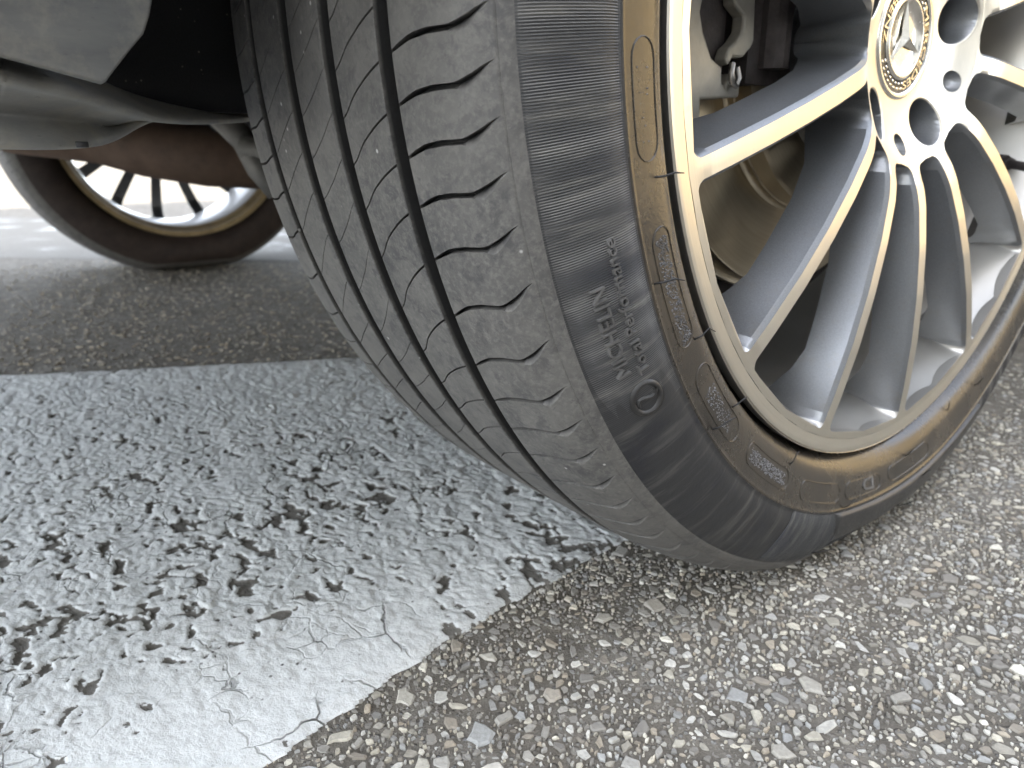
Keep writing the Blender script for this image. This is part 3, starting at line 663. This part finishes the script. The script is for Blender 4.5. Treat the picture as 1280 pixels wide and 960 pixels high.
Vr, Fr = revolve(bar, 180); jj = np.tile(np.arange(len(bar)-1), 180); parts.append((Vr, Fr, np.where(jj < 9, 2, 3)))
V, F, m_ = joined(parts); rim = mesh('rim', V, F, [M['machined'], M['wpaint'], M['barrel'], M['goldrim']], wheel, OFF, mi=m_, sharp=38)
# centre cap
cp = [(.0868, .0335), (.0890, .0334), (.0899, .0322), (.0897, .0305), (.0889, .0298), (.0886, .0225), (.0895, .0218), (.0899, .0208), (.0895, .0199), (.0880, .0190), (.0872, .0100), (.0870, .0)]
V, F = revolve(cp, 96); jj = np.tile(np.arange(len(cp)-1), 96)
mesh('centre_cap', V, F, [M['chrome'], M['ink']], wheel, OFF, mi=np.where(jj == 4, 1, 0), sharp=60)
mb = MB()
for q in (108, 228, 348):
    tip = pol(.0889, .0196, q); mb.add([pol(.0915, 0., 0), tip, pol(.0882, .0040, q-60), pol(.0882, .0040, q+60), pol(.0875, .0196, q)], [(0, 2, 1), (0, 1, 3), (2, 4, 1), (1, 4, 3)])
mb.build('star_emblem', M['chrome'], wheel, OFF, smooth=False)
def arc_text(txt, size, r0, cen, span, top_out, mat):
    V, F = text_mesh(txt, size, .00035); V[:, 0] -= V[:, 0].min(); L = V[:, 0].max(); u = V[:, 0]/L-.5; hgt = V[:, 1].max()
    th = cen+u*span*(1 if top_out else -1); r = r0+V[:, 1] if top_out else r0+hgt-V[:, 1]
    return mesh('cap_lettering', pol(.0889+V[:, 2], r, th), F if top_out else F, mat, wheel, OFF, smooth=False)
arc_text('MERCEDES', .0066, .0236, 108, 124, True, M['chrome']); arc_text('BENZ', .0066, .0236, 288, 56, False, M['chrome'])
for i_ in range(8):
    for s in (1, -1):
        q = 108+s*(70+i_*9.5-8)
        mb = MB() if (i_ == 0 and s == 1) else mb
        for rr in (.0246, .0274):
            a = np.linspace(0, 2*np.pi, 8, endpoint=False); mb.add(np.r_[pol(.0888, rr+.0008*np.cos(a), q+s*2*(rr > .026)+3.4*np.sin(a)), pol(.0896, rr, q)[None]], [(k, (k+1) % 8, 8) for k in range(8)])
tag(mb.build('laurel_emblem', M['chrome'], wheel, OFF, smooth=True), kind='stuff')
for q in LUGS:
    mb = MB(); y, z = .0545*math.sin(RAD(q)), .0545*math.cos(RAD(q)); a = np.linspace(0, 2*np.pi, 6, endpoint=False)
    P = np.c_[np.full(6, .064), y+.0085*np.sin(a), z+.0085*np.cos(a)]; mb.prism(P, (.010, 0, 0)); mb.build('wheel_bolt', M['bolt'], wheel, OFF, smooth=False)
# valve
mb = MB(); mb.tube([pol(.078, .2235, 108.4), pol(.086, .2185, 109.)], .0062, 12); mb.tube([pol(.0855, .219, 109.), pol(.0915, .2145, 109.5)], .0048, 6)
mb.tube([pol(.091, .215, 109.5), pol(.116, .196, 112.5)], .0034, 12); mb.build('valve_stem', M['castiron'], wheel, OFF, sharp=40)

# the wheel on the far side: copies of every piece, turned about
far = empty('wheel', (-T, 0, H), car); far['label'] = 'far side rear wheel seen under the car from its inner side'
far.rotation_euler = (0, 0, math.pi)
for o in list(wheel.children):
    if o.name.split('.')[0] in ('tyre', 'spoke', 'rim', 'hub_face', 'centre_cap'):
        c_ = o.copy(); C.collection.objects.link(c_); c_.parent = far

# ------------------------------------------------------------------ brakes and running gear
V, F = revolve([(.012, .060), (.012, .152), (.014, .1535), (.0205, .1535), (.0215, .152), (.0215, .150), (.034, .150), (.0350, .1485), (.0352, .100), (.0365, .0985), (.0385, .0980), (.041, .0985), (.0415, .0975), (.052, .0965), (.054, .094), (.054, .03)], 120)
brake = mesh('brake_disc', V, F, M['iron'], car, (0, 0, H), sharp=40)
A_ = [(.060, -.1651, .3384), (.060, -.1566, .2469), (.060, -.1436, .2469), (.060, -.1469, .2822), (.060, -.1144, .2844), (.060, -.1144, .2930), (.060, -.1190, .2965), (.060, -.1235, .2945), (.060, -.1270, .2890), (.060, -.1300, .2905), (.060, -.1312, .2981), (.060, -.1405, .3019), (.060, -.1484, .3129), (.060, -.1520, .3213), (.060, -.1483, .3384)]
cal = MB(); cal.prism(A_, (-.018, 0, 0)); cal.box(.018, .0425, -.176, -.150, .232, .43)
cal.prism([(.0595, -.1266, .345), (.0595, -.1082, .345), (.0595, -.1047, .3123), (.0595, -.107, .309), (.0595, -.1134, .3039), (.0595, -.1224, .3032), (.0595, -.1254, .2990), (.0595, -.1282, .3020), (.0595, -.1263, .3075), (.0595, -.1200, .3115), (.0595, -.1153, .3165), (.0595, -.1153, .3233), (.0595, -.1244, .3278)], (-.008, 0, 0))
caliper = cal.build('brake_caliper', M['caliper'], car, smooth=False)
bv = caliper.modifiers.new('bevel', 'BEVEL'); bv.width = .0014; bv.segments = 2; bv.limit_method = 'ANGLE'
mb = MB(); mb.tube([(.062, -.1255, .300), (.063, -.1275, .2955), (.063, -.1262, .2905), (.063, -.1225, .2895), (.063, -.1205, .2935), (.0625, -.1225, .2985)], .0016, 8)
mb.build('pad_spring', M['bolt'], caliper, sharp=50)
mb = MB(); mb.box(.036, .057, -.106, -.062, .292, .42); mb.box(.036, .050, -.148, -.118, .292, .42); mb.tube([(.058, -.088, .43), (.058, -.086, .30)], .010, 12)
mb.build('brake_pad', M['castiron'], car, smooth=False)
V, F = revolve([(.004, .06), (.004, .165), (.020, .168)], 80, 150, 330); mesh('dust_shield', V, F, M['castiron'], car, (0, 0, H))
mb = MB(); mb.box(-.17, -.03, -.05, .05, H-.06, H+.10); mb.tube([(-.03, 0, H), (.035, 0, H)], .045, 24); mb.build('wheel_carrier', M['castiron'], car, sharp=40)
mb = MB(); mb.tube([(-.10, -.03, .22), (-.45, -.06, .245), (-.62, .0, .25)], [.028, .024, .024], 12); mb.build('control_arm', M['castiron'], car)
mb = MB(); mb.tube([(-.515, -.205, .30), (-.497, -.185, .268), (-.478, -.178, .240), (-.466, -.168, .215)], [.016, .013, .014, .010], 12); mb.tube([(-.49, -.19, .262), (-.44, -.14, .250)], .012, 10)
mb.build('stabiliser_link', simple('link_steel', (.13, .125, .115), .55, .3), car)
mb = MB(); mb.tube([(-1.10, -.34, .292), (-1.0067, -.2348, .2800), (-.8985, -.1937, .2630), (-.8366, -.1226, .2510), (-.827, -.0311, .2440), (-.8638, .0934, .244), (-.87, .5, .24), (-.87, 1.6, .24)], [.036, .040, .041, .043, .043, .040, .03, .03], 20)
mb.build('exhaust_pipe', M['rust'], car)

# ------------------------------------------------------------------ lower bodywork behind the wheel
def shell(name, rows, th, mat, sub=None):                           # loft through rows of points, given thickness
    Rw = np.array(rows, float); n, k = Rw.shape[:2]
    o = mesh(name, Rw.reshape(-1, 3), grid(n, k), mat, car)
    s = o.modifiers.new('solid', 'SOLIDIFY'); s.thickness = th; s.offset = 0
    return o
va = [(.02, -.4440, .2866), (.02, -.4366, .2845), (.02, -.4246, .2817), (.02, -.4112, .2784), (.02, -.4099, .2781), (.02, -.4090, .2783), (.02, -.4065, .2814), (.02, -.4007, .2881), (.02, -.3949, .2944), (.02, -.3923, .3000), (.02, -.3900, .3074), (.02, -.388, .415), (.02, -.60, .415), (.02, -.60, .325)]
mb = MB(); mb.prism(va, (-.004, 0, 0)); valance = mb.build('valance', M['valance'], car, smooth=False)
bv = valance.modifiers.new('bevel', 'BEVEL'); bv.width = .0016; bv.segments = 3; bv.limit_method = 'ANGLE'
top = [(-.02, -.53, .319), (-.02, -.4414, .2898), (-.02, -.4329, .2872), (-.03, -.4179, .2842), (-.05, -.4021, .2810), (-.08, -.3816, .2777), (-.11, -.3647, .2760), (-.15, -.3339, .2785), (-.2, -.2837, .2851), (-.26, -.23, .29)]
mid = [(0, -.53, .302), (0, -.4438, .2825), (0, -.4357, .2804), (-.01, -.4214, .2786), (-.03, -.4061, .2767), (-.06, -.3863, .2740), (-.10, -.3657, .2726), (-.13, -.3382, .2731), (-.18, -.2916, .2772), (-.25, -.235, .286)]
bot = [(a, b, c_+.0016) for a, b, c_ in [(-.02, -.53, .260), (-.02, -.4473, .2589), (-.02, -.4382, .2587), (-.03, -.4224, .2585), (-.05, -.4056, .2593), (-.08, -.3889, .2621), (-.105, -.3646, .2716), (-.14, -.3354, .2725), (-.19, -.2882, .2760), (-.26, -.232, .285)]]
top, mid, bot = [crom(a, 6) for a in (top, mid, bot)]
rows = []
for t, m1, b in zip(top, mid, bot):
    hollow = (m1+b)/2+np.array((-.020, 0, .0))*min(1, np.linalg.norm(m1-b)*60)
    back = b+np.array((-.12, .02, .02))
    rows.append(crom([t+np.array((-.05, 0, .012)), t, m1, m1*.7+hollow*.3+np.array((-.004, 0, 0)), hollow, b+np.array((-.001, 0, .001)), b+np.array((-.012, 0, .0005)), back], 5))
shell('under_panel', rows, .003, M['panel'])
mb = MB(); mb.tube([(-.0195, -.4145, .2595), (-.0195, -.4105, .2595)], .0011, 8); mb.build('drain_slot', M['dark'], car)
# wheel house
V, F = revolve([(-.155, .06), (-.155, .40), (-.145, .408), (.13, .408)], 70, -81, 100)
mesh('wheel_arch_liner', V, F, M['felt'], car, (0, 0, H))
mb = MB(); mb.box(-.158, -.152, -.43, .05, .279, .40); mb.add([(-.155, -.43, .30), (.018, -.43, .30), (.018, -.43, .36), (-.155, -.43, .36)], [(0, 1, 2, 3)]); mb.build('inner_arch_panel', M['felt'], car, smooth=False)
mb = MB(); mb.box(-1.45, -.16, -.90, 3.3, .315, .33); mb.box(-1.0, -.55, -.12, .12, .285, .32); mb.box(-1.60, .10, -.93, -.44, .415, .422); mb.build('underbody', M['under'], car, smooth=False)
# body shell
ys = np.r_[np.linspace(-.95, -.5, 10), np.linspace(-.45, .45, 37), np.linspace(.5, 2.35, 30), np.linspace(2.4, 3.3, 37), np.linspace(3.35, 3.75, 8)]
def bodyrow(y):
    W = .915-.16*sstep(-.55, -.97, np.array(y))-.18*sstep(3.2, 3.8, np.array(y)); zl = .33 if y > -.4 else .41
    for yc in (0, 2.85):
        d = .405**2-(y-yc)**2
        if d > 0: zl = max(zl, H+math.sqrt(d))
    sh = np.interp(y, [-.95, -.8, 2.6, 3.75], [.78, .95, .92, .62]); rf = np.interp(y, [-.95, -.75, -.45, .3, 1.2, 1.7, 2.5, 3.75], [.84, 1.06, 1.16, 1.42, 1.44, 1.38, .98, .66])
    rf = max(rf, sh+.03)
    Q = [(W-.03, zl), (W, max(zl, .42)+.003), (W+.0, max(.60, zl+.01)), (W-.02, max(sh-.06, zl+.02)), (W-.05, max(sh, zl+.03)), (W-.05-.55*(rf-sh)*.6, rf-.05 if rf-sh > .06 else rf-.01), (W*.55, rf), (0, rf+.01)]
    R_ = [(-.77+a, y, z) for a, z in Q]; return R_+[(-.77-a, y, z) for a, z in Q[-2::-1]]
rows = np.array([bodyrow(y) for y in ys]); n, k = rows.shape[:2]; F = grid(n, k); jj = np.tile(np.arange(k-1), n-1); ii = np.repeat(np.arange(n-1), k-1)
mb_v = rows.reshape(-1, 3); F = [tuple(f) for f in F]+[tuple(range(k)), tuple(range((n-1)*k, n*k))[::-1]]
yy = ys[ii]; g_ = ((jj == 4) | (jj == k-6)) & (yy > -.3) & (yy < 1.9)
bmi = list(np.where(g_, 1, 0))+[0, 0]
mesh('body', mb_v, F, [M['body'], M['glass']], car, mi=bmi, sharp=45)

# ------------------------------------------------------------------ beyond the wheel
mb = MB(); rg = random.Random(4)
for q in range(9):
    cx, cy = -.045+rg.uniform(-.035, .035), .775+rg.uniform(-.03, .03); a0 = rg.uniform(0, 6.28); L = rg.uniform(.018, .034); P = []
    for s in np.linspace(-1, 1, 7):
        wd = L*.45*(1-s*s)**.7+.0004; c_, s_ = math.cos(a0), math.sin(a0); z = .004+.010*s*s+.004*q*.5
        P.append([(cx+c_*L*s-s_*wd, cy+s_*L*s+c_*wd, z+.006), (cx+c_*L*s, cy+s_*L*s, z), (cx+c_*L*s+s_*wd, cy+s_*L*s-c_*wd, z+.006)])
    mb.add(np.array(P).reshape(-1, 3), grid(7, 3))
leaf = mb.build('dry_leaves', M['leaf'], None, (0, 0, 0)); s = leaf.modifiers.new('solid', 'SOLIDIFY'); s.thickness = .0006
tag(leaf, 'small heap of brown dry leaves on asphalt beyond the near tyre', 'leaves', kind='stuff')

def building(name, label, x0, x1, y0, y1, h, wall, face, rowsn, cols, kind=None):
    b = tag(empty(name, ((x0+x1)/2, (y0+y1)/2, 0)), label, 'building')
    mb = MB(); mb.box(x0, x1, y0, y1, -.05, h); mb.build('wall', wall, b, smooth=False)
    for i in range(rowsn):
        for j in range(cols):
            z = 1.0+i*2.8; mb = MB()
            if face == 'y': c0 = x0+(x1-x0)*(j+.5)/cols; mb.box(c0-.5, c0+.5, y0-.02, y0+.05, z, z+1.3)
            else: c0 = y0+(y1-y0)*(j+.5)/cols; mb.box(x0-.02, x0+.05, c0-.5, c0+.5, z, z+1.3)
            mb.build('window', M['window'], b, smooth=False)
    return b
building('added_house', 'tall grey unseen building added to shade the street beside the car', 4.2, 12, -9.5, 2.4, 8.6, simple('added_house_render', (.52, .49, .44), .9, 0., .1, 2.), 'x', 3, 6)  # added out of view: blocks the sun, pale wall bounces light
building('added_house', 'unseen sunlit beige building added ahead of the car for warm reflections', -3, 18, 15, 24, 7.5, M['added_facade'], 'y', 2, 5)  # added out of view: sunlit wall gives the rim its warm reflections
